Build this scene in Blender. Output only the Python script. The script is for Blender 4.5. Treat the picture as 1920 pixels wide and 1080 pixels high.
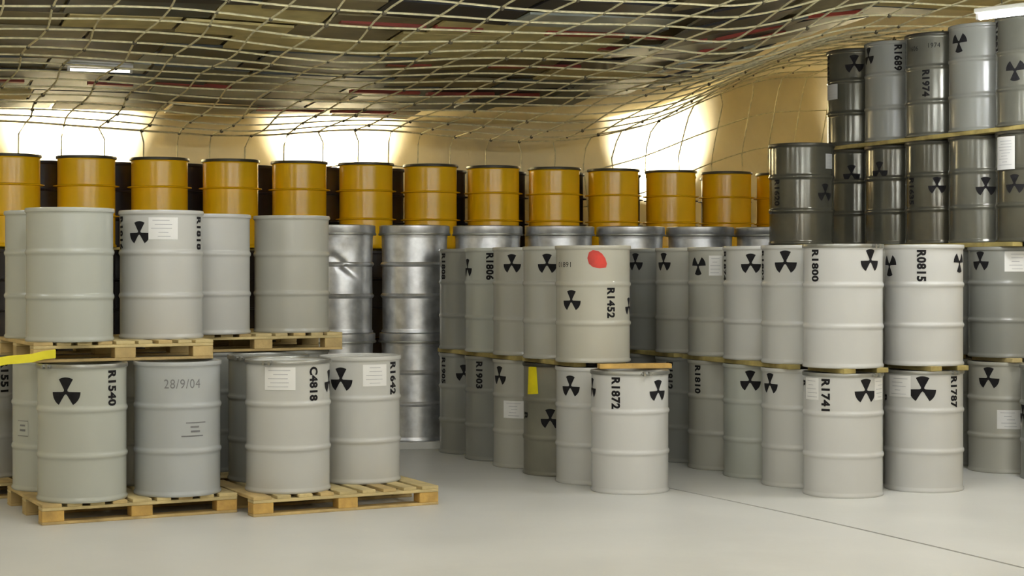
import bpy, bmesh, math, random
from mathutils import Vector, Matrix
random.seed(7)
for o in list(bpy.data.objects):
    bpy.data.objects.remove(o)
scene = bpy.context.scene
COL = scene.collection

# ------------------------------------------------------------------ camera, world, exposure
CAM_Z, FPX, HORIZON = 1.615, 3200.0, 505.0        # eye height, focal length in pixels of 1920x1080, horizon row
cam_d = bpy.data.cameras.new('camera'); cam = bpy.data.objects.new('camera', cam_d); COL.objects.link(cam)
cam.location = (0, 0, CAM_Z); cam.rotation_euler = (math.pi/2, 0, 0)
cam_d.sensor_width = 36; cam_d.lens = FPX/1920*36
cam_d.shift_y = (HORIZON-540)/1920.0
cam_d.clip_end = 200
scene.camera = cam
w = bpy.data.worlds.new('world'); scene.world = w; w.use_nodes = True
w.node_tree.nodes['Background'].inputs[0].default_value = (1, .95, .85, 1)
w.node_tree.nodes['Background'].inputs[1].default_value = 0.05
vs = scene.view_settings
vs.view_transform = 'Standard'; vs.look = 'None'; vs.gamma = 1; vs.use_curve_mapping = False
vs.exposure = 0.0
TUBE_POWER = 152.0          # emission of the fluorescent tubes over the aisle
FLOOD_POWER = 900.0        # watts of the wall floodlights

# ------------------------------------------------------------------ materials
def mat(name, col, rough=.5, metal=0.0, var=.12, scale=6.0, bump=0.0, bscale=40.0, stretch=(1,1,1), spec=.5, emit=None, dirt=None, rv=.09):
    m = bpy.data.materials.new(name); m.use_nodes = True
    nt = m.node_tree; b = nt.nodes['Principled BSDF']
    b.inputs['Roughness'].default_value = rough; b.inputs['Metallic'].default_value = metal
    b.inputs['Specular IOR Level'].default_value = spec
    if emit:
        b.inputs['Emission Color'].default_value = (*col, 1); b.inputs['Emission Strength'].default_value = emit
        b.inputs['Base Color'].default_value = (*col, 1)
        return m
    tc = nt.nodes.new('ShaderNodeTexCoord'); mp = nt.nodes.new('ShaderNodeMapping'); mp.inputs['Scale'].default_value = stretch
    oi = nt.nodes.new('ShaderNodeObjectInfo')
    add = nt.nodes.new('ShaderNodeVectorMath'); add.operation = 'ADD'
    cmb = nt.nodes.new('ShaderNodeVectorMath'); cmb.operation = 'SCALE'; cmb.inputs['Scale'].default_value = 37.0
    nt.links.new(oi.outputs['Random'], cmb.inputs[0])
    nt.links.new(tc.outputs['Object'], mp.inputs[0]); nt.links.new(mp.outputs[0], add.inputs[0]); nt.links.new(cmb.outputs[0], add.inputs[1])
    n = nt.nodes.new('ShaderNodeTexNoise'); n.inputs['Scale'].default_value = scale; n.inputs['Detail'].default_value = 5
    nt.links.new(add.outputs[0], n.inputs['Vector'])
    r = nt.nodes.new('ShaderNodeValToRGB')
    lo = [max(0, c*(1-var)) for c in col]; hi = [min(1, c*(1+var)) for c in col]
    r.color_ramp.elements[0].position = .3; r.color_ramp.elements[0].color = (*lo, 1)
    r.color_ramp.elements[1].position = .7; r.color_ramp.elements[1].color = (*hi, 1)
    nt.links.new(n.outputs['Fac'], r.inputs[0])
    out = r.outputs[0]
    if dirt:
        n3 = nt.nodes.new('ShaderNodeTexNoise'); n3.inputs['Scale'].default_value = scale*.45; n3.inputs['Detail'].default_value = 8; n3.inputs['Roughness'].default_value = .7
        nt.links.new(add.outputs[0], n3.inputs['Vector'])
        r3 = nt.nodes.new('ShaderNodeValToRGB'); r3.color_ramp.elements[0].position = .54; r3.color_ramp.elements[0].color = (0,0,0,1)
        r3.color_ramp.elements[1].position = .78; r3.color_ramp.elements[1].color = (.75,.75,.75,1)
        nt.links.new(n3.outputs['Fac'], r3.inputs[0])
        mx = nt.nodes.new('ShaderNodeMix'); mx.data_type = 'RGBA'; mx.inputs['B'].default_value = (*dirt, 1)
        nt.links.new(r3.outputs[0], mx.inputs['Factor']); nt.links.new(out, mx.inputs['A']); out = mx.outputs['Result']
    nt.links.new(out, b.inputs['Base Color'])
    mr = nt.nodes.new('ShaderNodeMapRange'); mr.inputs['To Min'].default_value = max(.02, rough-rv); mr.inputs['To Max'].default_value = min(1, rough+rv)
    nt.links.new(n.outputs['Fac'], mr.inputs['Value']); nt.links.new(mr.outputs[0], b.inputs['Roughness'])
    if bump:
        n2 = nt.nodes.new('ShaderNodeTexNoise'); n2.inputs['Scale'].default_value = bscale; n2.inputs['Detail'].default_value = 4
        nt.links.new(add.outputs[0], n2.inputs['Vector'])
        bp = nt.nodes.new('ShaderNodeBump'); bp.inputs['Strength'].default_value = bump; bp.inputs['Distance'].default_value = .02
        nt.links.new(n2.outputs['Fac'], bp.inputs['Height']); nt.links.new(bp.outputs[0], b.inputs['Normal'])
    return m
PAINT = dict(rough=.22, var=.02, scale=1.5, rv=.01)
M = {
 'light':  mat('paint_light_grey', (.50,.495,.46), **PAINT),
 'white':  mat('paint_pale_grey', (.57,.565,.54), **PAINT),
 'warm':   mat('paint_warm_grey', (.42,.41,.35), **PAINT),
 'green':  mat('paint_greenish_grey', (.43,.44,.385), **PAINT),
 'blue':   mat('paint_bluish_grey', (.415,.43,.425), **PAINT),
 'beige':  mat('paint_beige_grey', (.46,.44,.36), dirt=(.36,.30,.20), **PAINT),
 'olive':  mat('paint_olive_grey', (.20,.19,.145), rough=.42, var=.15, scale=3, dirt=(.27,.20,.12), bump=.03, bscale=7.0),
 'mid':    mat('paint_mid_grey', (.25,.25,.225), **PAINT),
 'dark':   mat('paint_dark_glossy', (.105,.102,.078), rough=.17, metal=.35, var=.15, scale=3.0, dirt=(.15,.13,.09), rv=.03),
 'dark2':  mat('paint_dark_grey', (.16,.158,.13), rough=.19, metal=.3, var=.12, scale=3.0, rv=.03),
 'silver': mat('galvanised_steel', (.70,.71,.72), rough=.36, metal=.8, var=.25, scale=9.0, bump=.10, bscale=5.0),
 'yellow': mat('paint_orange_yellow', (.93,.54,.006), rough=.24, var=.05, scale=3.0, rv=.02),
 'brown':  mat('paint_shade_black_brown', (.022,.016,.014), rough=.5, var=.2),  # near-black base colour stands in for the shade on the backlit rear drums
 'steelring': mat('dull_steel', (.34,.34,.31), rough=.35, metal=.7, var=.15),
 'darkring': mat('blackened_steel', (.07,.065,.05), rough=.4, metal=.5, var=.15),
 'goldring': mat('paint_yellow_ring', (.46,.30,.05), rough=.4, var=.15),
 'stencil': mat('black_stencil_paint', (.014,.013,.014), rough=.85, var=.3, scale=30, spec=.15),
 'pencil': mat('grey_marker', (.17,.17,.17), rough=.7, var=.3),
 'paper':  mat('white_paper', (.74,.73,.70), rough=.6, var=.03),
 'paper2': mat('grey_paper', (.50,.50,.485), rough=.6, var=.03),
 'print':  mat('grey_print', (.40,.40,.41), rough=.7, var=.2),
 'red':    mat('red_paint', (.50,.03,.015), rough=.5, var=.25, scale=12),
 'tag':    mat('yellow_tag', (.80,.66,.01), rough=.5, var=.1, scale=12),
 'wood':   mat('pallet_wood', (.50,.36,.15), rough=.75, var=.28, scale=5, stretch=(1,1,1), bump=.2, bscale=30, dirt=(.28,.17,.06)),
 'wood2':  mat('pallet_wood_pale', (.58,.46,.22), rough=.75, var=.22, scale=5, bump=.2, bscale=30, dirt=(.38,.27,.11)),
 'woodo':  mat('pallet_block_orange', (.55,.34,.09), rough=.75, var=.28, scale=8, bump=.2, bscale=30, dirt=(.34,.16,.05)),
 'plank':  mat('separator_wood', (.42,.33,.11), rough=.8, var=.3, scale=7, bump=.2, bscale=30, dirt=(.20,.11,.05)),
 'floor':  mat('pale_concrete_floor', (.66,.65,.61), rough=.42, var=.05, scale=1.2, bump=.05, bscale=25, dirt=(.60,.585,.54)),
 'sub':    mat('dark_joint_filler', (.03,.03,.028), rough=.9, var=.2),
 'slab':   mat('white_concrete_plinth', (.66,.65,.61), rough=.7, var=.06, bump=.1),
 'salt':   mat('cream_salt_rock', (.80,.69,.43), rough=.85, var=.10, scale=1.4, bump=.35, bscale=6, dirt=(.75,.63,.37)),
 'rope':   mat('cream_rope', (.72,.65,.40), rough=.85, var=.2, scale=20),
 'knot':   mat('dark_knot', (.10,.085,.05), rough=.8, var=.3),
 'lampbox': mat('white_lamp_housing', (.7,.7,.68), rough=.4, var=.03),
 'tube':   mat('fluorescent_tube', (.93,.97,1), emit=TUBE_POWER),
 'tube_strong': mat('fluorescent_tube_strong', (.95,.98,1), emit=TUBE_POWER*2.5),
 'tube_dim': mat('fluorescent_tube_dim', (1,.97,.9), emit=2.2),
 'p_slate': mat('sheet_slate', (.07,.08,.075), rough=.45, var=.4, scale=3),
 'p_black': mat('sheet_black', (.018,.018,.022), rough=.5, var=.3, scale=3),
 'p_olive': mat('sheet_olive_brown', (.22,.18,.09), rough=.6, var=.35, scale=4),
 'p_grey':  mat('sheet_grey_green', (.34,.37,.33), rough=.4, var=.25, scale=3),
 'p_red':   mat('strip_red', (.26,.035,.02), rough=.5, var=.3, scale=5),
 'p_cream': mat('sheet_cream', (.60,.50,.22), rough=.7, var=.2, scale=5),
 'tape':   mat('yellow_tape', (.80,.70,.02), rough=.4, var=.1, scale=8),
}

# ------------------------------------------------------------------ helpers
def new_obj(name, mesh, material=None, parent=None, loc=(0,0,0), rotz=0.0):
    o = bpy.data.objects.new(name, mesh); COL.objects.link(o)
    o.location = loc; o.rotation_euler = (0, 0, rotz)
    if parent is not None: o.parent = parent
    if material is not None and mesh is not None:
        if not mesh.materials: mesh.materials.append(material)
        if mesh.materials[0] is not material:
            o.material_slots[0].link = 'OBJECT'; o.material_slots[0].material = material
    return o
def empty(name, loc, rotz=0.0):
    o = bpy.data.objects.new(name, None); COL.objects.link(o); o.empty_display_size = .1
    o.location = loc; o.rotation_euler = (0, 0, rotz); return o
def tag(o, label=None, cat=None, group=None, kind=None):
    if label: o['label'] = label
    if cat: o['category'] = cat
    if group: o['group'] = group
    if kind: o['kind'] = kind
    return o
def mesh_from(verts, faces, name='m', smooth=None):
    me = bpy.data.meshes.new(name); me.from_pydata([tuple(v) for v in verts], [], faces); me.update()
    if smooth is not None:
        for p in me.polygons: p.use_smooth = True
        me.set_sharp_from_angle(angle=math.radians(smooth))
    return me
def lathe(profile, seg=64, cap_bottom=False, cap_top=False, smooth=38, name='lathe'):
    vs_, fs = [], []
    n = len(profile)
    for i in range(seg):
        a = 2*math.pi*i/seg; c, s = math.cos(a), math.sin(a)
        for r, z in profile: vs_.append((r*c, r*s, z))
    for i in range(seg):
        j = (i+1) % seg
        for k in range(n-1): fs.append((i*n+k, j*n+k, j*n+k+1, i*n+k+1))
    if cap_bottom: fs.append(tuple((seg-1-i)*n for i in range(seg)))
    if cap_top: fs.append(tuple(i*n+n-1 for i in range(seg)))
    return mesh_from(vs_, fs, name, smooth)
_box = {}
def box_mesh(sx, sy, sz, bev=.004):
    key = (round(sx,4), round(sy,4), round(sz,4), bev)
    if key in _box: return _box[key]
    bm = bmesh.new(); bmesh.ops.create_cube(bm, size=1)
    bmesh.ops.scale(bm, vec=(sx, sy, sz), verts=bm.verts)
    if bev: bmesh.ops.bevel(bm, geom=bm.edges[:], offset=bev, segments=1, affect='EDGES')
    me = bpy.data.meshes.new('box'); bm.to_mesh(me); bm.free(); _box[key] = me
    return me
def box_fresh(*a, **k): return box_mesh(*a, **k).copy()
def tube_mesh(pts, r, seg=5, cap=True, name='tube'):
    vs_, fs = [], []
    n = len(pts)
    for i, p in enumerate(pts):
        p = Vector(p); d = (Vector(pts[min(i+1,n-1)]) - Vector(pts[max(i-1,0)])).normalized()
        up = Vector((0,0,1)) if abs(d.z) < .9 else Vector((1,0,0))
        x = d.cross(up).normalized(); y = x.cross(d)
        for k in range(seg):
            a = 2*math.pi*k/seg; vs_.append(p + r*(math.cos(a)*x + math.sin(a)*y))
    for i in range(n-1):
        for k in range(seg):
            l = (k+1) % seg; fs.append((i*seg+k, i*seg+l, (i+1)*seg+l, (i+1)*seg+k))
    if cap: fs.append(tuple(range(seg))[::-1]); fs.append(tuple((n-1)*seg+k for k in range(seg)))
    return mesh_from(vs_, fs, name, 50)

# ------------------------------------------------------------------ the chamber: wall frame
WD = math.radians(22.4)
U = Vector((math.cos(WD), math.sin(WD), 0)); V = Vector((-math.sin(WD), math.cos(WD), 0))
W0 = Vector((-4.9, 18.43, 0))
def td(X, Y):
    r = Vector((X, Y, 0)) - W0
    return r.dot(U), -r.dot(V)          # t along the back wall, d in front of it
def wp(t, d, z=0): return W0 + U*t - V*d + Vector((0, 0, z))
def soft(x): return .35*math.log(1+math.exp(x/.35)) if x < 8 else x
def ceil_z(X, Y):
    t, d = td(X, Y)
    z = 3.27 + .03*X - .065*(max(Y, 4)-20.3)
    z += .13*soft(X-.3)*max(0, min(1, (6-d)/4))
    k = max(0, min(1, (X-1.5)/1.7)); z += .34*k*k*(3-2*k)*max(0, min(1, (Y-9)/3))
    return z + .02*math.sin(1.3*X+.7)*math.sin(.9*Y)
# floor: two slabs with an open joint between them, dark filler below
sub = new_obj('floor', box_fresh(26, 32, .1, 0), M['sub'], loc=(0, 10, -.09)); tag(sub, kind='structure')
j0, j1 = Vector((1.16, 12.6, 0)), Vector((2.77, 9.23, 0))
jd = (j1-j0).normalized(); jn = Vector((-jd.y, jd.x, 0))
def slab(poly, name, parent):
    n = len(poly)
    me = mesh_from([(p[0], p[1], 0) for p in poly] + [(p[0], p[1], -.04) for p in poly],
                   [tuple(range(n)), tuple(range(2*n-1, n-1, -1))] + [(i, i+n, (i+1) % n + n, (i+1) % n) for i in range(n)])
    bm = bmesh.new(); bm.from_mesh(me); bmesh.ops.recalc_face_normals(bm, faces=bm.faces); bm.to_mesh(me); bm.free()
    o = new_obj(name, me, M['floor'], parent); o.matrix_parent_inverse = parent.matrix_world.inverted(); return o
bpy.context.view_layer.update()
far, near = j0 - jd*14, j1 + jd*16
g = jn*.013
curve_pts = [j0 + (j1-j0)*k + jn*(.05*math.sin(k*math.pi)) for k in (0, .2, .4, .6, .8, 1)]
line = [far] + curve_pts + [near]
side = 1 if jn.x > 0 else -1
left = [p - g*side for p in line]; right = [p + g*side for p in line]
slab([(-12.5, far.y), *[(p.x, p.y) for p in left], (-12.5, near.y)], 'floor_slab', sub)
slab([*[(p.x, p.y) for p in right], (12.5, near.y), (12.5, far.y)], 'floor_slab', sub)
# back wall, a rough cream face
def wall(name, p0, p1, z1, nx=40, nz=12, amp=.05):
    vs_, fs = [], []
    for i in range(nx+1):
        for k in range(nz+1):
            p = p0.lerp(p1, i/nx); z = z1*k/nz
            nrm = Vector((-(p1-p0).y, (p1-p0).x, 0)).normalized()
            p = p + nrm*amp*(math.sin(i*1.7+k*.6)*.5 + math.sin(i*.63-k*1.1)*.5)
            vs_.append((p.x, p.y, z))
    for i in range(nx):
        for k in range(nz):
            a = i*(nz+1)+k; fs.append((a, a+nz+1, a+nz+2, a+1))
    o = new_obj(name, mesh_from(vs_, fs, name, 180), M['salt']); tag(o, kind='structure'); return o
wall('wall_back', wp(-7, -.1), wp(17, -.1), 4.9)
wall('wall_left', Vector((-8.2, -4.5, 0)), Vector((-8.2, 18, 0)), 4.9)
wall('wall_right', Vector((8.6, -4.5, 0)), Vector((8.6, 24.2, 0)), 4.9)
wall('wall_front', Vector((-8.4, -4.5, 0)), Vector((8.8, -4.5, 0)), 4.9)
# ceiling: rock vault
vs_, fs = [], []
NX, NY = 46, 60
for i in range(NX+1):
    for j in range(NY+1):
        X = -9+19*i/NX; Y = -5+31*j/NY
        vs_.append((X, Y, ceil_z(X, Y)+.1))
for i in range(NX):
    for j in range(NY):
        a = i*(NY+1)+j; fs.append((a, a+1, a+NY+2, a+NY+1))
ceiling = new_obj('ceiling', mesh_from(vs_, fs, 'ceiling', 180), M['salt']); tag(ceiling, kind='structure')
# sheets and strips under the rock, above the net
def dmin(t):
    pts = [(-6, 1.2), (.65, 1.06), (2.2, .8), (3.34, .6), (4.6, 2.1), (5.5, 2.8), (6.5, 3.9), (7.3, 5.4), (7.9, 8), (8.3, 12), (14, 14)]
    for (a, b), (c, d) in zip(pts, pts[1:]):
        if t <= c: return b + (d-b)*(t-a)/(c-a)
    return 14
panel_n = 0
def ceiling_piece(name, t, d, lt, ld, m, drop, th=.02):
    p = wp(t, d); z = ceil_z(p.x, p.y)
    e = .25
    pu, pv = p+U*e, p+V*e
    su = (ceil_z(pu.x, pu.y)-z)/e; sv = (ceil_z(pv.x, pv.y)-z)/e
    o = new_obj(name, box_mesh(lt, ld, th, 0), m, ceiling, (p.x, p.y, z-drop))
    xa = Vector((U.x, U.y, su)).normalized(); ya = Vector((V.x, V.y, sv)); za = xa.cross(ya).normalized(); ya = za.cross(xa)
    R = Matrix((xa, ya, za)).transposed() @ Matrix.Rotation(random.uniform(-.03, .03), 3, 'X') @ Matrix.Rotation(random.uniform(-.02, .02), 3, 'Y')
    o.rotation_euler = R.to_euler()
    return o
rnd = random.Random(11)
d = .75; row = 0
while d < 11:
    t = -4.5 + rnd.uniform(0, .6)
    ld = .5
    while t < 13:
        lt = rnd.choice((.9, 1.15, 1.4))
        p = wp(t+lt/2, d)
        px = 960+p.x*FPX/max(p.y, .1); py = HORIZON-(ceil_z(p.x, p.y)-CAM_Z)*FPX/max(p.y, .1)
        if d-ld/2 > dmin(t+lt/2)-.1 and -330 < px < 2250 and py > -190 and panel_n < 290:
            rr = rnd.random()
            k = 'p_slate' if rr < .28 else 'p_black' if rr < .56 else 'p_olive' if rr < .74 else 'p_grey' if rr < .92 else 'p_cream'
            if 4.7 < d < 5.6 and t < 3.6: k = 'p_cream' if rnd.random() < .75 else 'p_olive'
            ceiling_piece('sheet', t+lt/2, d, lt-.03, ld-.03, M[k], .03+rnd.uniform(0, .03)); panel_n += 1
        t += lt
    d += ld; row += 1
for dd, t0, t1 in ((2.75, 2.4, 4.4), (2.7, .5, 1.8), (4.2, 2.3, 4.8), (5.75, 1.4, 6.2), (5.1, 4.0, 6.0), (2.5, -1.6, .1), (1.4, 1.8, 2.8)):
    t = t0
    while t < t1:
        lt = rnd.choice((.5, .8)); ceiling_piece('red_strip', t+lt/2, dd, lt-.08, .075, M['p_red'], .07, .03); t += lt*(1 if rnd.random() < .6 else 2)

# plinth under the silver drums
def plinth_pt(k): return Vector((-1.564+.67*k, 15.5+.14*k, 0))
pd = Vector((.67, .14, 0)).normalized(); pn = Vector((-pd.y, pd.x, 0))
a, b = plinth_pt(-.6), plinth_pt(6.7)
c = (a+b)/2 + pn*.03
trim = new_obj('trim_1', box_fresh((b-a).length, .78, .065, .006), M['slab'], loc=(c.x, c.y, .0325), rotz=math.atan2(pd.y, pd.x)); tag(trim, kind='structure')

# ------------------------------------------------------------------ drums
DH, R0 = .88, .281            # grey drum height, body radius
body_prof = [(.0, .006), (.262, .006), (.272, .0), (.284, .0), (.2885, .006), (.2885, .018), (R0, .028), (R0, .038)]
for hz in (.293, .588):
    body_prof += [(R0, hz-.03), (R0, hz-.02), (.286, hz-.013), (.2895, hz-.005), (.2895, hz+.005), (.286, hz+.013), (R0, hz+.02), (R0, hz+.03)]
body_prof += [(R0, .835), (R0, .845), (.286, .853)]
LATHE = {}
LATHE['body'] = lathe(body_prof, name='drum_body')
LATHE['lid'] = lathe([(.0, .861), (.12, .862), (.235, .861), (.262, .858), (.268, .868), (.284, .872), (.286, .853)], name='drum_lid')
LATHE['ring'] = lathe([(.284, .851), (.2895, .853), (.291, .860), (.291, .870), (.288, .879), (.281, .880), (.277, .873), (.277, .868)], name='drum_ring')
SR, SH = .298, .975
sp = [(.0, .004), (.286, .004), (.294, .0), (.302, .004), (.302, .016), (SR-.006, .03), (SR-.006, .042)]
for hz in (.335, .62):
    sp += [(SR-.004, hz-.034), (SR-.004, hz-.022), (.306, hz-.012), (.311, hz), (.306, hz+.012), (SR-.002, hz+.022), (SR-.002, hz+.034)]
sp += [(SR+.002, .86)]
LATHE['s_body'] = lathe(sp, name='silver_body')
LATHE['s_lid'] = lathe([(.0, .945), (.27, .945), (.285, .970), (.305, .975), (.322, .968), (.322, .905), (.315, .893), (.303, .888), (.3, .86)], name='silver_lid')
LATHE['s_ring'] = lathe([(.3225, .884), (.329, .886), (.331, .894), (.329, .902), (.3225, .904)], name='silver_ring')
yp = [(.0, .006), (.258, .006), (.268, .0), (.282, .0), (.286, .006), (.286, .02), (.275, .032), (.274, .044), (.274, .44), (.274, .835), (.274, .845), (.28, .853)]
LATHE['y_body'] = lathe(yp, name='yellow_body')
LATHE['hoop'] = lathe([(.272, -.012), (.290, -.007), (.312, -.004), (.314, 0), (.312, .004), (.290, .007), (.272, .012)], name='hoop')
def bolt_mesh():
    bm = bmesh.new()
    for dx in (-.022, .022):
        r = bmesh.ops.create_cube(bm, size=1); bmesh.ops.scale(bm, vec=(.016, .026, .028), verts=r['verts']); bmesh.ops.translate(bm, vec=(dx, 0, 0), verts=r['verts'])
    r = bmesh.ops.create_cone(bm, cap_ends=True, segments=10, radius1=.006, radius2=.006, depth=.085); bmesh.ops.rotate(bm, matrix=Matrix.Rotation(math.pi/2, 3, 'Y'), verts=r['verts'])
    me = bpy.data.meshes.new('bolt'); bm.to_mesh(me); bm.free(); return me
BOLT = bolt_mesh()

# ---- flat print mapped on the drum side
def wrap(bm, rad, step=.012):
    xs = [v.co.x for v in bm.verts]
    if not xs: return
    x = math.floor(min(xs)/step)*step
    while x < max(xs):
        bmesh.ops.bisect_plane(bm, geom=bm.verts[:]+bm.edges[:]+bm.faces[:], plane_co=(x, 0, 0), plane_no=(1, 0, 0)); x += step
    for v in bm.verts:
        a = v.co.x/rad; v.co = Vector((rad*math.sin(a), -rad*math.cos(a), v.co.y))
_dec = {}
def polys_mesh(key, polys, rad, solid=0.0):
    if key in _dec: return _dec[key]
    bm = bmesh.new()
    for poly in polys:
        f = bm.faces.new([bm.verts.new((x, y, 0)) for x, y in poly])
    bmesh.ops.recalc_face_normals(bm, faces=bm.faces)
    wrap(bm, rad)
    for f in bm.faces:
        f.normal_update()
        if f.normal.dot(f.calc_center_median()*Vector((1,1,0))) < 0: f.normal_flip()
    me = bpy.data.meshes.new('print'); bm.to_mesh(me); bm.free(); _dec[key] = me; return me
PR = R0+.0016
def trefoil_mesh(size, inv=False, rad=PR):
    R = size/2/.93; polys = []
    for base in (90, 210, 330):
        poly = []
        for k in range(9):
            a = math.radians(base-30+60*k/8); poly.append((R*math.cos(a), R*math.sin(a)))
        a0 = math.radians(base)
        rr, hw = R*.18, R*.13
        nx, ny = -math.sin(a0), math.cos(a0)
        cx, cy = rr*math.cos(a0), rr*math.sin(a0)
        poly += [(cx+nx*hw, cy+ny*hw), (nx*hw*.9, ny*hw*.9), (-nx*hw*.9, -ny*hw*.9), (cx-nx*hw, cy-ny*hw)]
        if inv: poly = [(-x, -y) for x, y in poly]
        polys.append(poly)
    return polys_mesh(('tre', round(size,3), inv, rad), polys, rad)
def text_mesh(s, cap, vertical=True, bold=.03, length=None, rad=PR):
    key = ('txt', s, round(cap,4), vertical, bold, length and round(length,3), rad)
    if key in _dec: return _dec[key]
    cu = bpy.data.curves.new('t', 'FONT'); cu.body = s; cu.size = cap/.70; cu.align_x = 'CENTER'; cu.align_y = 'CENTER'; cu.offset = bold*cap*.5; cu.resolution_u = 3; cu.space_character = 1.1
    to = bpy.data.objects.new('t', cu); COL.objects.link(to)
    dg = bpy.context.evaluated_depsgraph_get(); ev = to.evaluated_get(dg)
    me = bpy.data.meshes.new_from_object(ev)
    bpy.data.objects.remove(to); bpy.data.curves.remove(cu)
    bm = bmesh.new(); bm.from_mesh(me); bpy.data.meshes.remove(me)
    if bm.verts:
        xs = [v.co.x for v in bm.verts]; ys = [v.co.y for v in bm.verts]
        mx, my = (min(xs)+max(xs))/2, (min(ys)+max(ys))/2; k = length/(max(xs)-min(xs)) if length else 1
        for v in bm.verts:
            x, y = (v.co.x-mx)*k, v.co.y-my
            v.co = Vector((y, -x, 0)) if vertical else Vector((x, y, 0))
    wrap(bm, rad)
    for f in bm.faces:
        f.normal_update()
        if f.normal.dot(f.calc_center_median()*Vector((1,1,0))) < 0: f.normal_flip()
    me = bpy.data.meshes.new('lettering'); bm.to_mesh(me); bm.free(); _dec[key] = me; return me
def rect(w_, h_, cx=0, cy=0): return [(cx-w_/2, cy-h_/2), (cx+w_/2, cy-h_/2), (cx+w_/2, cy+h_/2), (cx-w_/2, cy+h_/2)]
def rotpoly(p, deg):
    a = math.radians(deg); return [(x*math.cos(a)-y*math.sin(a), x*math.sin(a)+y*math.cos(a)) for x, y in p]

def place(X, Y, zb, px, py, r=R0):
    """angle round the drum and height on it of a mark that is seen at px, py in the photograph"""
    s = FPX/Y; xc = 960+X*s
    sa = max(-.97, min(.97, (px-xc)/(r*s))); a = math.asin(sa)
    z = CAM_Z-(py-HORIZON)*(Y-r*math.cos(a))/FPX - zb
    return math.atan2(-X, Y)+a, max(.07, min(.83, z)), s, max(.35, math.cos(a))
def marks(root, X, Y, zb, items):
    for it in items:
        kind, px, py = it[:3]; rest = it[3:]
        ang, z, s, ca = place(X, Y, zb, px, py)
        if kind in ('T', 'I'):
            size = rest[0] if rest else .145
            z = min(z, .845-size*.55)
            if z > .5: z = max(z, .612+size*.28)
            new_obj('radiation_symbol', trefoil_mesh(size, kind == 'I'), M['stencil'], root, (0,0,z), ang)
        elif kind == 'N':
            L = rest[1] if len(rest) > 1 else .228
            L = min(L, .228)
            z = min(z, .84-L/2)
            if z > .6: z = max(z, .61+L/2)
            elif z > .35: z = max(.318+L/2, min(z, .565-L/2))
            new_obj('stencilled_number', text_mesh(rest[0], .060, True, .13, L), M['stencil'], root, (0,0,z), ang)
        elif kind == 'H':
            new_obj('handwritten_number', text_mesh(rest[0], rest[1] if len(rest) > 1 else .035, False, .0, rest[2] if len(rest) > 2 else None), M[rest[3] if len(rest) > 3 else 'pencil'], root, (0,0,z), ang)
        elif kind == 'P':
            w_, h_ = rest[0], rest[1]; z = min(z, .842-h_/2); mm = rest[2] if len(rest) > 2 else 'paper'
            p = new_obj('paper_label', polys_mesh(('pap', w_, h_, px), [rect(w_, h_)], PR+(.0012 if z-h_/2 > .61 or z+h_/2 < .56 and z-h_/2 > .325 else .0105)), M[mm], root, (0,0,z), ang)
            rr = random.Random(int(px*7+py)); lines = []
            n = max(3, int(h_/.028)); yy = h_*.36
            for k in range(n):
                lw = w_*rr.uniform(.25, .75); lines.append(rect(lw, .004, rr.uniform(-.08, .08)*w_, yy)); yy -= h_*.72/(n-1)
            new_obj('printed_lines', polys_mesh(('lin', px, py), lines, PR+.0022 if z-h_/2 > .61 or z+h_/2 < .56 and z-h_/2 > .325 else PR+.0115), M['print'], p)
        elif kind == 'G':       # print directly on the paint
            lines = [rect(.14, .008, .01, .045), rect(.06, .012, 0, .018), rect(.065, .012, .005, -.012), rect(.15, .008, -.015, -.042)]
            new_obj('printed_lines', polys_mesh(('g', px), lines, PR), M['pencil'], root, (0,0,z), ang)
        elif kind == 'Q':
            o = new_obj('small_label', polys_mesh(('q',), [rect(.1, .1)], PR+.001), M['green'], root, (0,0,z), ang)
            new_obj('printed_lines', polys_mesh(('q2',), [rect(.05,.012,0,.02), rect(.055,.014,0,-.012), rect(.1,.005,0,.05), rect(.1,.005,0,-.05)], PR+.002), M['pencil'], o)
        elif kind == 'R':
            poly = [(-.06, .055), (-.03, .072), (.01, .066), (.04, .045), (.065, .01), (.078, -.03), (.07, -.058), (.02, -.064), (-.03, -.055), (-.06, -.03), (-.072, .012)]
            tag(new_obj('red_paint_mark', polys_mesh(('red',), [poly], PR), M['red'], root, (0,0,z), ang), 'rounded red paint mark')
        elif kind == 'Y':
            p = rotpoly(rect(.125, .225), 5); p[3] = (p[3][0]+.035, p[3][1]-.01)
            tag(new_obj('yellow_tag', polys_mesh(('yt',), [p], PR+.003), M['tag'], root, (0,0,z), ang), 'yellow tag hanging below the rim')
_dn = [0]
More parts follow.
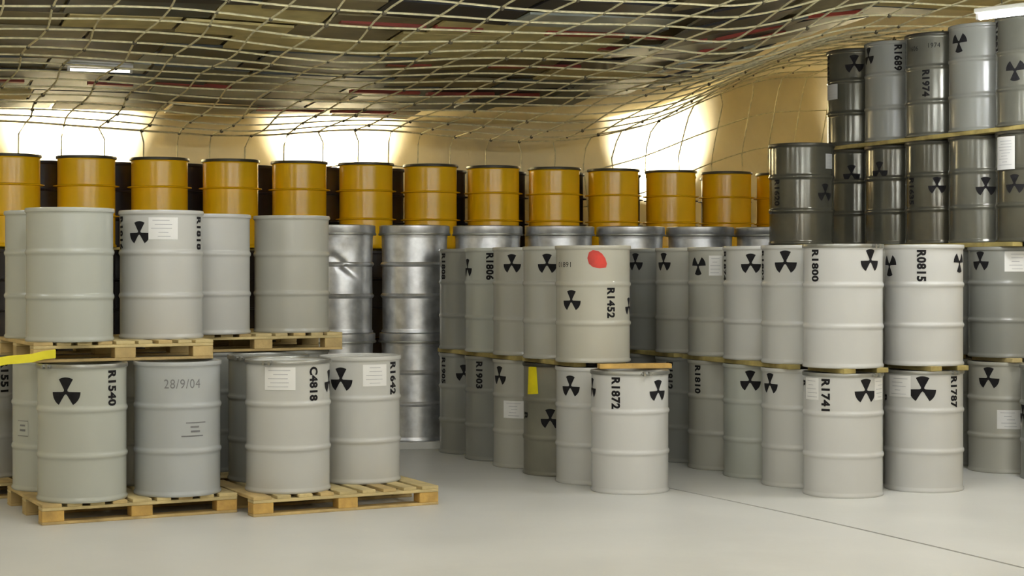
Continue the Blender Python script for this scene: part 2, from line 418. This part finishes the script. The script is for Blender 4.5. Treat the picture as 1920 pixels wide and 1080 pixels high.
def drum(kind, X, Y, zb, label, items=(), group=None, cat='drum', colour=None, bolt=None):
    name = {'y': 'yellow_drum', 's': 'silver_drum', 'b': 'shade_toned_drum'}.get(kind, 'grey_drum')
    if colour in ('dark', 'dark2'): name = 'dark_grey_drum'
    root = empty(name, (X, Y, zb)); tag(root, label, cat, group)
    _dn[0] += 1; rz = (_dn[0]*2.399) % 6.283
    def rot(m): return rz
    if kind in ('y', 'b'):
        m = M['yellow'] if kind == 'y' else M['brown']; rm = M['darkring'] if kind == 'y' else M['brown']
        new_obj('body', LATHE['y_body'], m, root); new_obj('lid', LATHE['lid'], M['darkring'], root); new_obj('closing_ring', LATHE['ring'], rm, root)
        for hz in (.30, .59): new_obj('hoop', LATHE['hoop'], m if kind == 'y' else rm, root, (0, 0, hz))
    elif kind == 's':
        new_obj('body', LATHE['s_body'], M['silver'], root); new_obj('lid', LATHE['s_lid'], M['silver'], root); new_obj('closing_ring', LATHE['s_ring'], M['steelring'], root)
    else:
        c = colour; m = M[c]
        new_obj('body', LATHE['body'], m, root); new_obj('lid', LATHE['lid'], m, root)
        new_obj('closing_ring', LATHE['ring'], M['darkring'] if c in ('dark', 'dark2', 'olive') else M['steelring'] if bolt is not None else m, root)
        if bolt is not None:
            a = bolt; new_obj('ring_bolt', BOLT, M['steelring'], root, (.303*math.sin(a), -.303*math.cos(a), .866), a)
        marks(root, X, Y, zb, items)
    return root
LP = .915                                   # height of one layer of drums with its separator boards

# ------------------------------------------------------------------ the double row left of the aisle between the stacks
AX, AY, AdX, AdY = .863, 12.5, -.245, .53
def A(k): return AX+AdX*k, AY+AdY*k
GA = 'grey drums of the central stack'
rowA1 = [
 ('white', 'pale grey drum stencilled R1872 standing alone at the corner of the central stack', [('N',1155,734,'R1872'), ('T',1233,733,.15), ('T',1107,728,.14)]),
 ('light', 'light grey floor drum with one big trefoil, just behind drum R1872', [('T',1070,725,.155)]),
 ('olive', 'olive brown floor drum with a yellow tag under its rim', [('Y',998,712), ('T',1032,786,.15), ('N',987,780,'R',.06)]),
 ('warm', 'grey floor drum with a trefoil above a square white label, in the central stack', [('T',937,705,.15), ('P',963,768,.19,.14)]),
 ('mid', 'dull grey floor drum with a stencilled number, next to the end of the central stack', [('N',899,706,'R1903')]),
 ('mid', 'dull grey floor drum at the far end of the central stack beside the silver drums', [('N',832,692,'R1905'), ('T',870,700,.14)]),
]
for k, (c, l, it) in enumerate(rowA1):
    drum('g', *A(k), 0, l, it, GA, colour=c, bolt=.35 if k == 0 else None)
rowA2 = [None,
 ('beige', 'beige grey drum with a red paint mark, trefoil and stencilled R1452', [('R',1119,487), ('H',1058,496,'01891',.04,.15,'stencil'), ('T',1072,564,.15), ('N',1145,568,'R1452',.26), ('T',1178,575,.13)]),
 ('warm', 'grey drum behind the red-marked drum in the upper layer, trefoil half hidden', [('T',1026,495,.15)]),
 ('warm', 'grey upper drum with a full trefoil beside its neighbour, central stack', [('T',960,495,.15)]),
 ('green', 'greenish grey upper drum with stencilled number and edge-on trefoil, central stack', [('N',919,500,'R1806'), ('T',877,503,.15)]),
 ('mid', 'dull dark grey upper drum ending the central stack beside the silver drums', [('N',832,495,'R1808')]),
]
for k, e in enumerate(rowA2):
    if e: drum('g', *A(k), LP, e[1], e[2], GA, colour=e[0])

# ------------------------------------------------------------------ right stack, first row
BX, BY, BdX, BdY = 2.385, 12.3, -.22, .55
def B(k): return BX+BdX*k, BY+BdY*k
GB = 'grey drums of the right stack'
rowB1 = [
 ('white', 'pale grey floor drum stencilled R1741 between two white papers', [('P',1523,725,.15,.155), ('N',1549,732,'R1741'), ('T',1622,732,.165), ('P',1646,722,.13,.155), ('N',1502,720,'R',.05)]),
 ('light', 'light grey floor drum with trefoil, right behind drum R1741', [('T',1445,717,.15)]),
 ('green', 'greenish grey floor drum with trefoil, second behind drum R1741', [('T',1407,715,.155)]),
 ('warm', 'grey floor drum with only a stencilled number showing, third behind drum R1741', [('N',1309,705,'R1810')]),
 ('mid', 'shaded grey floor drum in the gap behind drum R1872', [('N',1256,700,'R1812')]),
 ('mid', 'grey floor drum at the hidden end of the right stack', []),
]
rowB2 = [
 ('white', 'pale grey upper drum stencilled R1800 standing on drum R1741', [('N',1530,492,'R1800'), ('T',1630,487,.155)]),
 ('light', 'light grey upper drum with large trefoil, right behind drum R1800', [('T',1473,492,.165), ('N',1423,495,'R1802')]),
 ('light', 'light grey upper drum with number at one edge and trefoil at the other', [('N',1360,492,'R1874'), ('T',1408,495,.15)]),
 ('warm', 'grey upper drum with an upside-down trefoil and small paper, behind drum R1800', [('I',1310,498,.145), ('P',1342,498,.11,.16)]),
 ('warm', 'grey upper drum with trefoil, fourth behind drum R1800', [('T',1245,492,.15)]),
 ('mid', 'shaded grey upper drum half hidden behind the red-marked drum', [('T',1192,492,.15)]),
]
for k in range(6):
    for zb, rows in ((0, rowB1), (LP, rowB2)):
        c, l, it = rows[k]; drum('g', *B(k), zb, l, it, GB, colour=c, bolt=.7 if k == 0 else None)
# second row
CX, CY = 3.04, 12.6
def Crow(k): return CX+BdX*k, CY+BdY*k
drum('g', *Crow(0), 0, 'pale grey floor drum stencilled R1787 with a paper beside a big trefoil', [('P',1687,718,.2,.155), ('T',1730,730,.18), ('N',1786,727,'R1787'), ('N',1662,748,'R',.06)], GB, colour='white', bolt=.6)
drum('g', *Crow(0), LP, 'pale grey upper drum stencilled R0815 with an upside-down trefoil at its edge', [('I',1670,497,.155), ('N',1728,492,'R0815'), ('I',1796,492,.14)], GB, colour='white')
for k in (1, 2, 3):
    for zb in (0, LP):
        drum('g', *Crow(k), zb, 'grey drum hidden inside the right stack', [], 'drums hidden inside the right stack', colour='warm')
# third row carries the tall dark drums
def D(k): return 3.967-.237*k, 13.75+.545*k
drum('g', *D(0), 0, 'light grey floor drum with trefoil above a crooked white paper, set back beside R1787', [('T',1855,710,.165), ('P',1892,787,.19,.15)], GB, colour='warm')
drum('g', *D(0), LP, 'darker grey upper drum with trefoil and bright white paper, set back beside R0815', [('T',1840,483,.15), ('P',1906,480,.2,.16)], GB, colour='mid')
drum('g', 4.226, 13.2, 0, 'grey floor drum cut by the photo edge with a trefoil on its side', [('T',1921,778,.15)], GB, colour='mid')
for k in (1, 2, 3, 4):
    for zb in (0, LP):
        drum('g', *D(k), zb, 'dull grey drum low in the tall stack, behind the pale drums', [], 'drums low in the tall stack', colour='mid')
# dark drums, third and fourth layer
GD = 'dark glossy drums of the tall stack'
EX, EY = 2.546, 15.0
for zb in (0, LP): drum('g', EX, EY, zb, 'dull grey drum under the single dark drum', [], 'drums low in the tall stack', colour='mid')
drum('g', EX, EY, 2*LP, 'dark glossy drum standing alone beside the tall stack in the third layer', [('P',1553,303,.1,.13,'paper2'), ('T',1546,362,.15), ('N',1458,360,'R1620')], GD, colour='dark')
def Nn(k): return 4.148-.237*k, 13.6+.543*k
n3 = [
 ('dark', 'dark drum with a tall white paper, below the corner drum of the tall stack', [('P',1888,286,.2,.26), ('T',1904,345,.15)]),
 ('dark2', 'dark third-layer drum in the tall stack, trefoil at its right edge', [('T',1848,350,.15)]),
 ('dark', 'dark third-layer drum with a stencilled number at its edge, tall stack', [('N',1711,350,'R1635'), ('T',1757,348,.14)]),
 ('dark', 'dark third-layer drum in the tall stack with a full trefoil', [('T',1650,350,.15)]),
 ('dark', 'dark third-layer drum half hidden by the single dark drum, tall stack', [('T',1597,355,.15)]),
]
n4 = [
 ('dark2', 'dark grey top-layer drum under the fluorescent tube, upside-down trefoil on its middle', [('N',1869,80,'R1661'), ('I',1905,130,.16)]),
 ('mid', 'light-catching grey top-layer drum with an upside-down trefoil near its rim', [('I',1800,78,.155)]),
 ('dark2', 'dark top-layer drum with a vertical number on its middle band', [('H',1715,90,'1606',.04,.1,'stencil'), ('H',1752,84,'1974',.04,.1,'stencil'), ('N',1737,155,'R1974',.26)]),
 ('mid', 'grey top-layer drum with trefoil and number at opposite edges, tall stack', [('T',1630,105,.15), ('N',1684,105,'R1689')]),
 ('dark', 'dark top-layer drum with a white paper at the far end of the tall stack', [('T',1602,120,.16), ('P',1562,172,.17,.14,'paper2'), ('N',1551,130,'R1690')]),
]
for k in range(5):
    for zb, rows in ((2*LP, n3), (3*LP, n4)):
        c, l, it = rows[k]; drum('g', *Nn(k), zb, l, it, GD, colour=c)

# ------------------------------------------------------------------ separator boards between the layers
def board(p, q, zt, th, wd, label, m='plank', group='separator boards between drum layers'):
    p, q = Vector((*p, 0)), Vector((*q, 0)); c = (p+q)/2; dv = q-p
    o = new_obj('separator_board', box_mesh(dv.length, wd, th, .003), M[m], loc=(c.x, c.y, zt-th/2), rotz=math.atan2(dv.y, dv.x))
    tag(o, label, 'board', group); return o
GAP = LP-DH
def off(f, k0, k1, o, e0=.25, e1=.25):
    p, q = Vector(f(k0)), Vector(f(k1)); dv = (q-p).normalized() if k0 != k1 else Vector((-.4, .91)); nn = Vector((dv.y, -dv.x))    # nn to the right of the direction
    return (p-dv*e0+nn*o)[:], (q+dv*e1+nn*o)[:]
def boards(f, k0, k1, zt, label, offs=(-.2, .12), e0=.25, e1=.25, m='plank'):
    for o in offs: board(*off(f, k0, k1, o, e0, e1), zt, GAP, .1, label, m)
boards(A, 1, 2, LP, 'wooden board between the layers under the red-marked drum', (-.17, .17), .12, .22)
boards(A, 3, 5, LP, 'wooden board between the layers at the far end of the central stack', (-.19, .15), .28, .2)
boards(B, 0, 0, LP, 'short wooden board lying on drum R1741', (-.12, .16), .26, .2)
boards(B, 1, 3, LP, 'yellowish wooden board between the layers behind drum R1800', (-.2, .14), .26, .25)
boards(B, 4, 5, LP, 'wooden board between the layers behind the red-marked drum', (-.2, .14), .2, .25)
boards(Crow, 0, 0, LP, 'short wooden board lying on drum R1787', (-.1, .14), .28, .24)
boards(Crow, 1, 3, LP, 'wooden board hidden between layers inside the right stack', (-.1, .14), .2, .25)
boards(D, 0, 0, LP, 'short wooden board under the drum with the bright white paper', (-.12, .14), .3, .2, 'wood2')
boards(D, 1, 4, LP, 'wooden board low in the tall stack', (-.12, .14), .2, .25)
boards(D, 0, 4, 2*LP, 'long wooden board under the dark third-layer drums', (-.16, .12), .35, .15)
boards(Nn, 0, 4, 3*LP, 'long yellowish board between third and top layer of the tall stack', (-.22, .12), .5, .35, 'plank')
def Ef(k): return EX-.237*k, EY+.54*k
boards(Ef, 0, 0, LP, 'short board low under the single dark drum', (-.14, .14), .25, .25)
boards(Ef, 0, 0, 2*LP, 'short yellowish board directly under the single dark drum', (-.14, .14), .27, .25)
bq = Vector(A(1))+Vector((.12, -.2))
board((.64, 12.64), (1.18, 12.72), LP, GAP, .1, 'orange wooden board end sticking out over drum R1872', 'woodo')

# ------------------------------------------------------------------ pallets
PH = .13
def pallet(X, Y, deg, L, D_, zb, label, group='wooden pallets of the left stack'):
    root = empty('wooden_pallet', (X, Y, zb), math.radians(deg)); tag(root, label, 'pallet', group)
    sk, bl, st, dk = .018, .070, .020, .022
    bw = .115
    for iy, y in enumerate((bw/2, D_/2, D_-bw/2)):
        new_obj('base_board', box_mesh(L, bw, sk, .003), M['wood'], root, (L/2, y, sk/2))
        new_obj('stringer_board', box_mesh(L, bw, st, .003), M['wood2'], root, (L/2, y, sk+bl+st/2))
        for x in (.07, L/2, L-.07):
            new_obj('block', box_mesh(.14, bw-.01, bl, .003), M['woodo'] if iy == 0 and zb < .1 else M['wood'], root, (x, y+(.002 if iy else -.002), sk+bl/2))
    n = 9
    for k in range(n):
        wd = .125 if k in (0, 4, 8) else .095
        x = wd/2*(k == 0) + (L-.125/2 if k == n-1 else 0) if k in (0, n-1) else .0625+(L-.125)*k/(n-1)
        new_obj('deck_board', box_mesh(wd, D_, dk, .003), M['wood2'] if k % 3 else M['wood'], root, (x, D_/2, sk+bl+st+dk/2))
    return root
TH = 27.5
u2 = Vector((math.cos(math.radians(TH)), math.sin(math.radians(TH)))); v2 = Vector((-u2.y, u2.x))
def on(P, a, b): q = Vector(P)+u2*a+v2*b; return q.x, q.y
P1, P2, P3, P4, P6 = (-2.96, 10.75), (-1.684, 11.11), (-3.09, 11.02), (-2.39, 12.325), (-2.39, 12.325)
P0 = on(P1, -.85, 1.42)
L1, L2 = PH+DH, 2*PH+DH
pallet(*P1, TH, 1.28, 1.1, 0, 'wooden floor pallet with orange blocks under drum R1540')
pallet(*P2, TH, 1.33, 1.0, 0, 'wooden floor pallet with bare deck boards showing, under drum C4818')
pallet(*P3, TH, 1.2, 1.2, L1, 'raised wooden pallet lying across drum R1540 and the bluish drum')
pallet(*P4, TH, 1.25, 1.1, L1, 'raised pale wooden pallet in the second tier next to the silver drums')
pallet(*P6, TH, 1.25, 1.2, 0, 'wooden floor pallet hidden behind drum C4818')
pallet(*P0, TH, 1.25, 1.1, 0, 'wooden floor pallet in the shade behind drum R1540')
GL = 'grey drums on pallets'
drum('g', -2.795, 11.10, PH, 'greenish grey drum stencilled R1540 with a large trefoil, on a floor pallet', [('T',125,735,.175), ('N',208,732,'R1540')], GL, colour='green', bolt=-.6)
drum('g', -2.232, 11.39, PH, 'bluish grey drum with a handwritten date and no trefoil, on a floor pallet', [('H',342,720,'28/9/04',.06,.24,'pencil'), ('G',364,806)], GL, colour='blue')
drum('g', -3.12, 11.66, PH, 'greenish drum with a small outlined label, peeking out behind drum R1540', [('Q',46,802)], GL, colour='green')
drum('g', *on(P1, .95, .88), PH, 'grey drum hidden behind the bluish drum on the same pallet', [], GL, colour='warm')
drum('g', *on(P0, .80, .40), PH, 'pinkish grey drum cut by the photo edge behind drum R1540', [('N',6,712,'R1551')], GL, colour='light')
drum('g', -1.516, 11.55, PH, 'light grey drum stencilled C4818 with a torn white paper, on a floor pallet', [('P',525,710,.21,.15), ('N',587,723,'C4818',.25), ('T',620,716,.15)], GL, colour='light', bolt=-.35)
drum('g', -1.075, 12.06, PH, 'light grey drum with trefoil, framed paper and number, on the bare-decked pallet', [('T',640,712,.16), ('P',703,704,.18,.15), ('N',736,705,'R1642',.25)], GL, colour='light')
drum('g', *on(P2, .43, .93), PH, 'shaded grey drum squeezed between the bluish drum and drum C4818', [], GL, colour='mid', bolt=-.6)
for a in (.31, .95):
    for b in (.30, .91): drum('g', *on(P6, a, b), PH, 'grey drum hidden under the pale raised pallet', [], 'drums under the raised pallet', colour='mid')
drum('g', -2.943, 11.36, L2, 'greenish grey unmarked drum beside the papered trefoil drum on the raised pallet', [], GL, colour='green')
drum('g', -2.437, 11.86, L2, 'grey second-tier drum with trefoil touching a white paper, on the raised pallet', [('T',263,437,.15), ('P',306,428,.2,.15), ('N',371,440,'R1818',.25), ('N',230,440,'R1816',.25)], GL, colour='light')
drum('g', -3.25, 11.93, L2, 'slim visible strip of a greenish drum behind the unmarked second-tier drum', [], GL, colour='green')
drum('g', *on(P4, .30, .23), L2, 'plain light grey drum half hidden beside the papered trefoil drum', [], GL, colour='light')
drum('g', *on(P4, .95, .29), L2, 'plain warm grey drum at the end of the second tier, next to the silver drums', [], GL, colour='warm')
# yellow barrier tape from the corner of the raised pallet
q0, q1 = Vector(on(P3, .14, -.012)), Vector(on(P3, -.62, -.03))
pts = [q0.lerp(q1, k/10) for k in range(11)]
vs_, fs = [], []
for k, p in enumerate(pts):
    zt = L1+.085-.022*math.sin(k/10*math.pi)-.004*k
    for dz in (0, -.055):
        for dn in (0, .003): vs_.append((p.x+v2.x*dn, p.y+v2.y*dn, zt+dz+.004*math.sin(k*2.1)))
for k in range(10):
    a = 4*k; b = a+4
    fs += [(a, b, b+2, a+2), (a+1, a+3, b+3, b+1), (a, a+1, b+1, b), (a+2, b+2, b+3, a+3)]
fs += [(0, 2, 3, 1), (40, 41, 43, 42)]
tag(new_obj('barrier_tape', mesh_from(vs_, fs, 'tape'), M['tape']), 'bright yellow tape stretched from the corner of the raised pallet', 'tape')

# ------------------------------------------------------------------ silver drums
for k in range(0, 7):
    p = plinth_pt(k)
    for lay in (0, 1):
        l = ('galvanised silver drum in the upper layer of the long row under the yellow drums' if lay else 'galvanised silver drum in the bottom layer standing on the white plinth')
        if lay and k == 1: l = 'whole galvanised silver drum between the raised pallet and the central stack, upper layer'
        if not lay and k == 1: l = 'galvanised silver drum on the white plinth beside the central stack'
        if lay and k == 0: l = 'creased silver drum of the upper layer beside the raised pallet end'
        sd = drum('s', p.x, p.y, .065+lay*SH, l, group='silver drums in the long row')
        if lay and k == 0:                       # a dent runs slantwise over the side that faces the aisle
            bod = [c for c in sd.children if c.name.startswith('body')][0]
            prof = []
            for (r0, z0), (r1, z1) in zip(sp, sp[1:]):
                n_ = max(1, int(abs(z1-z0)/.025)); prof += [(r0+(r1-r0)*q/n_, z0+(z1-z0)*q/n_) for q in range(n_)]
            me = lathe(prof+[sp[-1]], 96, name='creased_body'); me.materials.append(M['silver'])
            for v in me.vertices:
                a_ = math.atan2(v.co.x, -v.co.y); rr = math.hypot(v.co.x, v.co.y)
                if rr > .25:
                    u_ = (a_-.28)*.298; w_ = v.co.z-.60
                    da = (u_*.6+w_*.8); db = (-u_*.8+w_*.6)
                    f_ = 1-.10*math.exp(-(da/.035)**2-(db/.16)**2)-.05*math.exp(-(u_/.10)**2-((v.co.z-.72)/.12)**2)
                    v.co.x *= f_; v.co.y *= f_
            bod.data = me

# ------------------------------------------------------------------ yellow drums, and drums behind and below them with shade put into their colour
YS = (.656, .27)
for k in range(-1, 12):
    X, Y = -4.135+YS[0]*k, 16.58+YS[1]*k
    for lay in range(3):
        top = lay == 2
        drum('y' if top else 'b', X, Y, .02+lay*.905, ('orange yellow drum ending the rear row beside the single dark drum' if k == 11 else 'orange yellow drum in the top layer of the long rear row') if top else 'drum below the yellow drums, its shade painted black-brown', group='yellow drums of the rear row, top layer' if top else 'shade-toned drums below the yellow row')
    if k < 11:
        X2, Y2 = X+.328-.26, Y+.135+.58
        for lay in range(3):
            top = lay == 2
            drum('b', X2, Y2, .02+lay*.905-.01*lay, 'drum seen between two yellow drums, its shade painted black-brown' if top else 'drum in painted black-brown shade, hidden low behind the yellow drums', group='shade-toned drums behind the yellow row' if top else 'shade-toned drums low behind the yellow row')
ang = math.atan2(YS[1], YS[0])
ca = Vector((-4.135+YS[0]*4.5, 16.58+YS[1]*4.5)) + Vector((-.13, .29))
for lay in range(3):
    pass
pl = new_obj('trim_2', box_fresh(10.4, 1.35, .02, 0), M['slab'], loc=(ca.x, ca.y, .01), rotz=ang); tag(pl, kind='structure')
for lay in (1, 2):
    for o in (0, .62):
        for s0 in range(5):
            cc = Vector((-4.135+YS[0]*(-1+2.6*s0), 16.58+YS[1]*(-1+2.6*s0))) + Vector((-math.sin(ang), math.cos(ang)))*o
            bz = .02+lay*.905-(.01*lay if o else 0)
            b = new_obj('separator_board', box_mesh(1.8, .12, .025-(.01 if o else 0), .002), M['plank'], loc=(cc.x, cc.y, bz-(.025-(.01 if o else 0))/2), rotz=ang)
            tag(b, 'wooden board hidden between the layers of the rear row', 'board', 'separator boards of the rear row')

# ------------------------------------------------------------------ ceiling net of ropes
def net_z(X, Y):
    t, d = td(X, Y)
    sag = .09*math.sin(t*.8+.4)**2*math.sin(d*.75+.5)**2 + .008*math.sin(t*3.1+d*1.7)
    return ceil_z(X, Y) - .20 - sag
net = empty('rope_net', tuple(wp(4, 6, 3.2))); tag(net, 'cream rope safety net stretched under the ceiling and down the back wall', 'net')
bpy.context.view_layer.update()
ninv = net.matrix_world.inverted()
def edge_d(t): return .96 + .55*max(0, min(1, (t-5.0)/2.0))        # where the net turns down
CELL = .39
def net_pt(t, d):
    e = edge_d(t)
    if d >= e:
        p = wp(t, d); wob = .03*math.sin(t*5.1+d*3.3)
        p = p + U*wob; return Vector((p.x, p.y, net_z(p.x, p.y)))
    h = e-d                        # length hanging down
    p = wp(t, e); z = net_z(p.x, p.y)
    H = z-1.9
    back = (e-.93)*min(1, (h/max(.2, z-2.9))**.9)
    p = wp(t + .05*math.sin(t*2.7) - .28*max(0, min(1, (t-5)/1.5))*(h/H)*-1, e-back)
    return Vector((p.x, p.y, z-h))
ts = [-3.2+CELL*k for k in range(int(16.4/CELL))]
for t in ts:
    pts = []
    d = 10.8
    while d > edge_d(t): pts.append(net_pt(t, d)); d -= .2
    for h in (0, .12, .3, .55, .8, 1.1): pts.append(net_pt(t, edge_d(t)-h))
    pts = [p for p in pts if p.x > -8 and p.x < 8.4]
    if len(pts) > 2:
        o = new_obj('rope', tube_mesh(pts, .0082, 5), M['rope'], net); o.matrix_parent_inverse = ninv
ds = [1.0+CELL*k for k in range(26)]
for d in ds:
    pts = []
    t = -3.2
    while t < 13.2:
        if d > edge_d(t)+.02: pts.append(net_pt(t, d))
        t += .145
    pts = [p for p in pts if p.x > -8 and p.x < 8.4]
    if len(pts) > 2:
        o = new_obj('rope', tube_mesh(pts, .0082, 5), M['rope'], net); o.matrix_parent_inverse = ninv
for h in (0, .38, .78):
    pts = [net_pt(-3.2+.145*k, edge_d(-3.2+.145*k)-h) for k in range(112)]
    pts = [p for p in pts if p.x > -8 and p.x < 8.4]
    o = new_obj('rope', tube_mesh(pts, .0082, 5), M['rope'], net); o.matrix_parent_inverse = ninv
# knots, far too many to pick apart
bm = bmesh.new()
for t in ts:
    for d in ds:
        if d > edge_d(t) and random.random() < (.75 if d < 2.5 else .35):
            p = net_pt(t, d)
            if -8 < p.x < 8.4:
                r = bmesh.ops.create_icosphere(bm, subdivisions=1, radius=random.choice((.014, .018, .022)))
                bmesh.ops.translate(bm, vec=p-Vector((0,0,.006)), verts=r['verts'])
me = bpy.data.meshes.new('knots'); bm.to_mesh(me); bm.free()
o = new_obj('knots', me, M['knot'], net); o.matrix_parent_inverse = ninv; o['kind'] = 'stuff'

# ------------------------------------------------------------------ lamps
def tube_lamp(p, q, label, tube='tube', group='fluorescent lamps over the aisle', hang=.3, r=.016):
    p, q = Vector(p), Vector(q); c = (p+q)/2; dv = q-p; L = dv.length
    root = empty('fluorescent_lamp', tuple(c)); tag(root, label, 'lamp', group)
    root.rotation_euler = dv.to_track_quat('X', 'Z').to_euler()
    new_obj('housing', box_mesh(L+.06, .09, .035, .006), M['lampbox'], root, (0, 0, .045))
    t = tube_mesh([(-L/2, 0, 0), (L/2, 0, 0)], r, 12); new_obj('tube', t, M[tube], root)
    for s in (-1, 1):
        new_obj('end_cap', box_mesh(.025, .05, .05, .003), M['lampbox'], root, (s*(L/2+.012), 0, .008))
        new_obj('hanger', tube_mesh([(s*L*.35, 0, .08), (s*L*.35, 0, .08+hang)], .004, 6), M['darkring'], root)
    return root
for i, (x, y) in enumerate(((-5.4, 10.2), (-1.6, 9.9), (1.5, 10.3), (3.9, 9.0), (-2, 5.2), (1.8, 5.2), (5, 5.0), (-3, 1.8), (.4, 1.8), (3.6, 1.8), (.4, -1.5))):
    z = 3.42 if y > 8 else 3.0
    tube_lamp((x-.75, y-.2, z), (x+.75, y+.2, z), 'white fluorescent tube lamp hanging over the open aisle', hang=ceil_z(x, y)-z-.1)
tube_lamp((3.32, 12.1, 3.40), (4.15, 11.4, 3.42), 'glaring fluorescent tube in front of the top-layer drums of the tall stack', 'tube_strong', hang=ceil_z(3.7, 11.8)-3.5)
tube_lamp((-3.95, 15.25, 3.40), (-3.45, 15.4, 3.40), 'short dim fluorescent tube seen above the net', 'tube_dim', hang=.05, r=.013)
# wall floodlights behind the rear row, shining up the back wall
for t, ap in ((.15, 90), (3.12, 90), (7.3, 82), (10.75, 90)):
    p = wp(t, .66, 2.48)
    root = empty('wall_floodlight', tuple(p), WD); tag(root, 'floodlight on a wall bracket behind the dark drums, shining on the back wall', 'lamp', 'wall floodlights')
    a = math.radians(35)
    f = Vector((0, math.cos(a), math.sin(a)))
    h = new_obj('housing', lathe([(0, -.16), (.06, -.155), (.075, -.12), (.11, 0), (.118, .005), (.118, .015), (.108, .015), (.108, 0), (.0, -.05)], 32), M['darkring'], root); h.rotation_euler = f.to_track_quat('Z', 'Y').to_euler()
    le = new_obj('lens', lathe([(.0, -.02), (.105, -.02), (.105, -.014), (0, -.012)], 32), M['tube_dim'], root); le.rotation_euler = h.rotation_euler
    new_obj('bracket', tube_mesh([(0, 0, -.1), (0, .25, -.28), (0, .74, -.30)], .018, 8), M['darkring'], root)
    ld = bpy.data.lights.new('floodlight_beam', 'SPOT'); ld.energy = FLOOD_POWER; ld.color = (1, .97, .9); ld.spot_size = math.radians(ap); ld.spot_blend = .9; ld.shadow_soft_size = .05
    lo = bpy.data.objects.new('floodlight_beam', ld); COL.objects.link(lo); lo.parent = root; lo.location = f*.03; lo.rotation_euler = (-f).to_track_quat('Z', 'Y').to_euler()
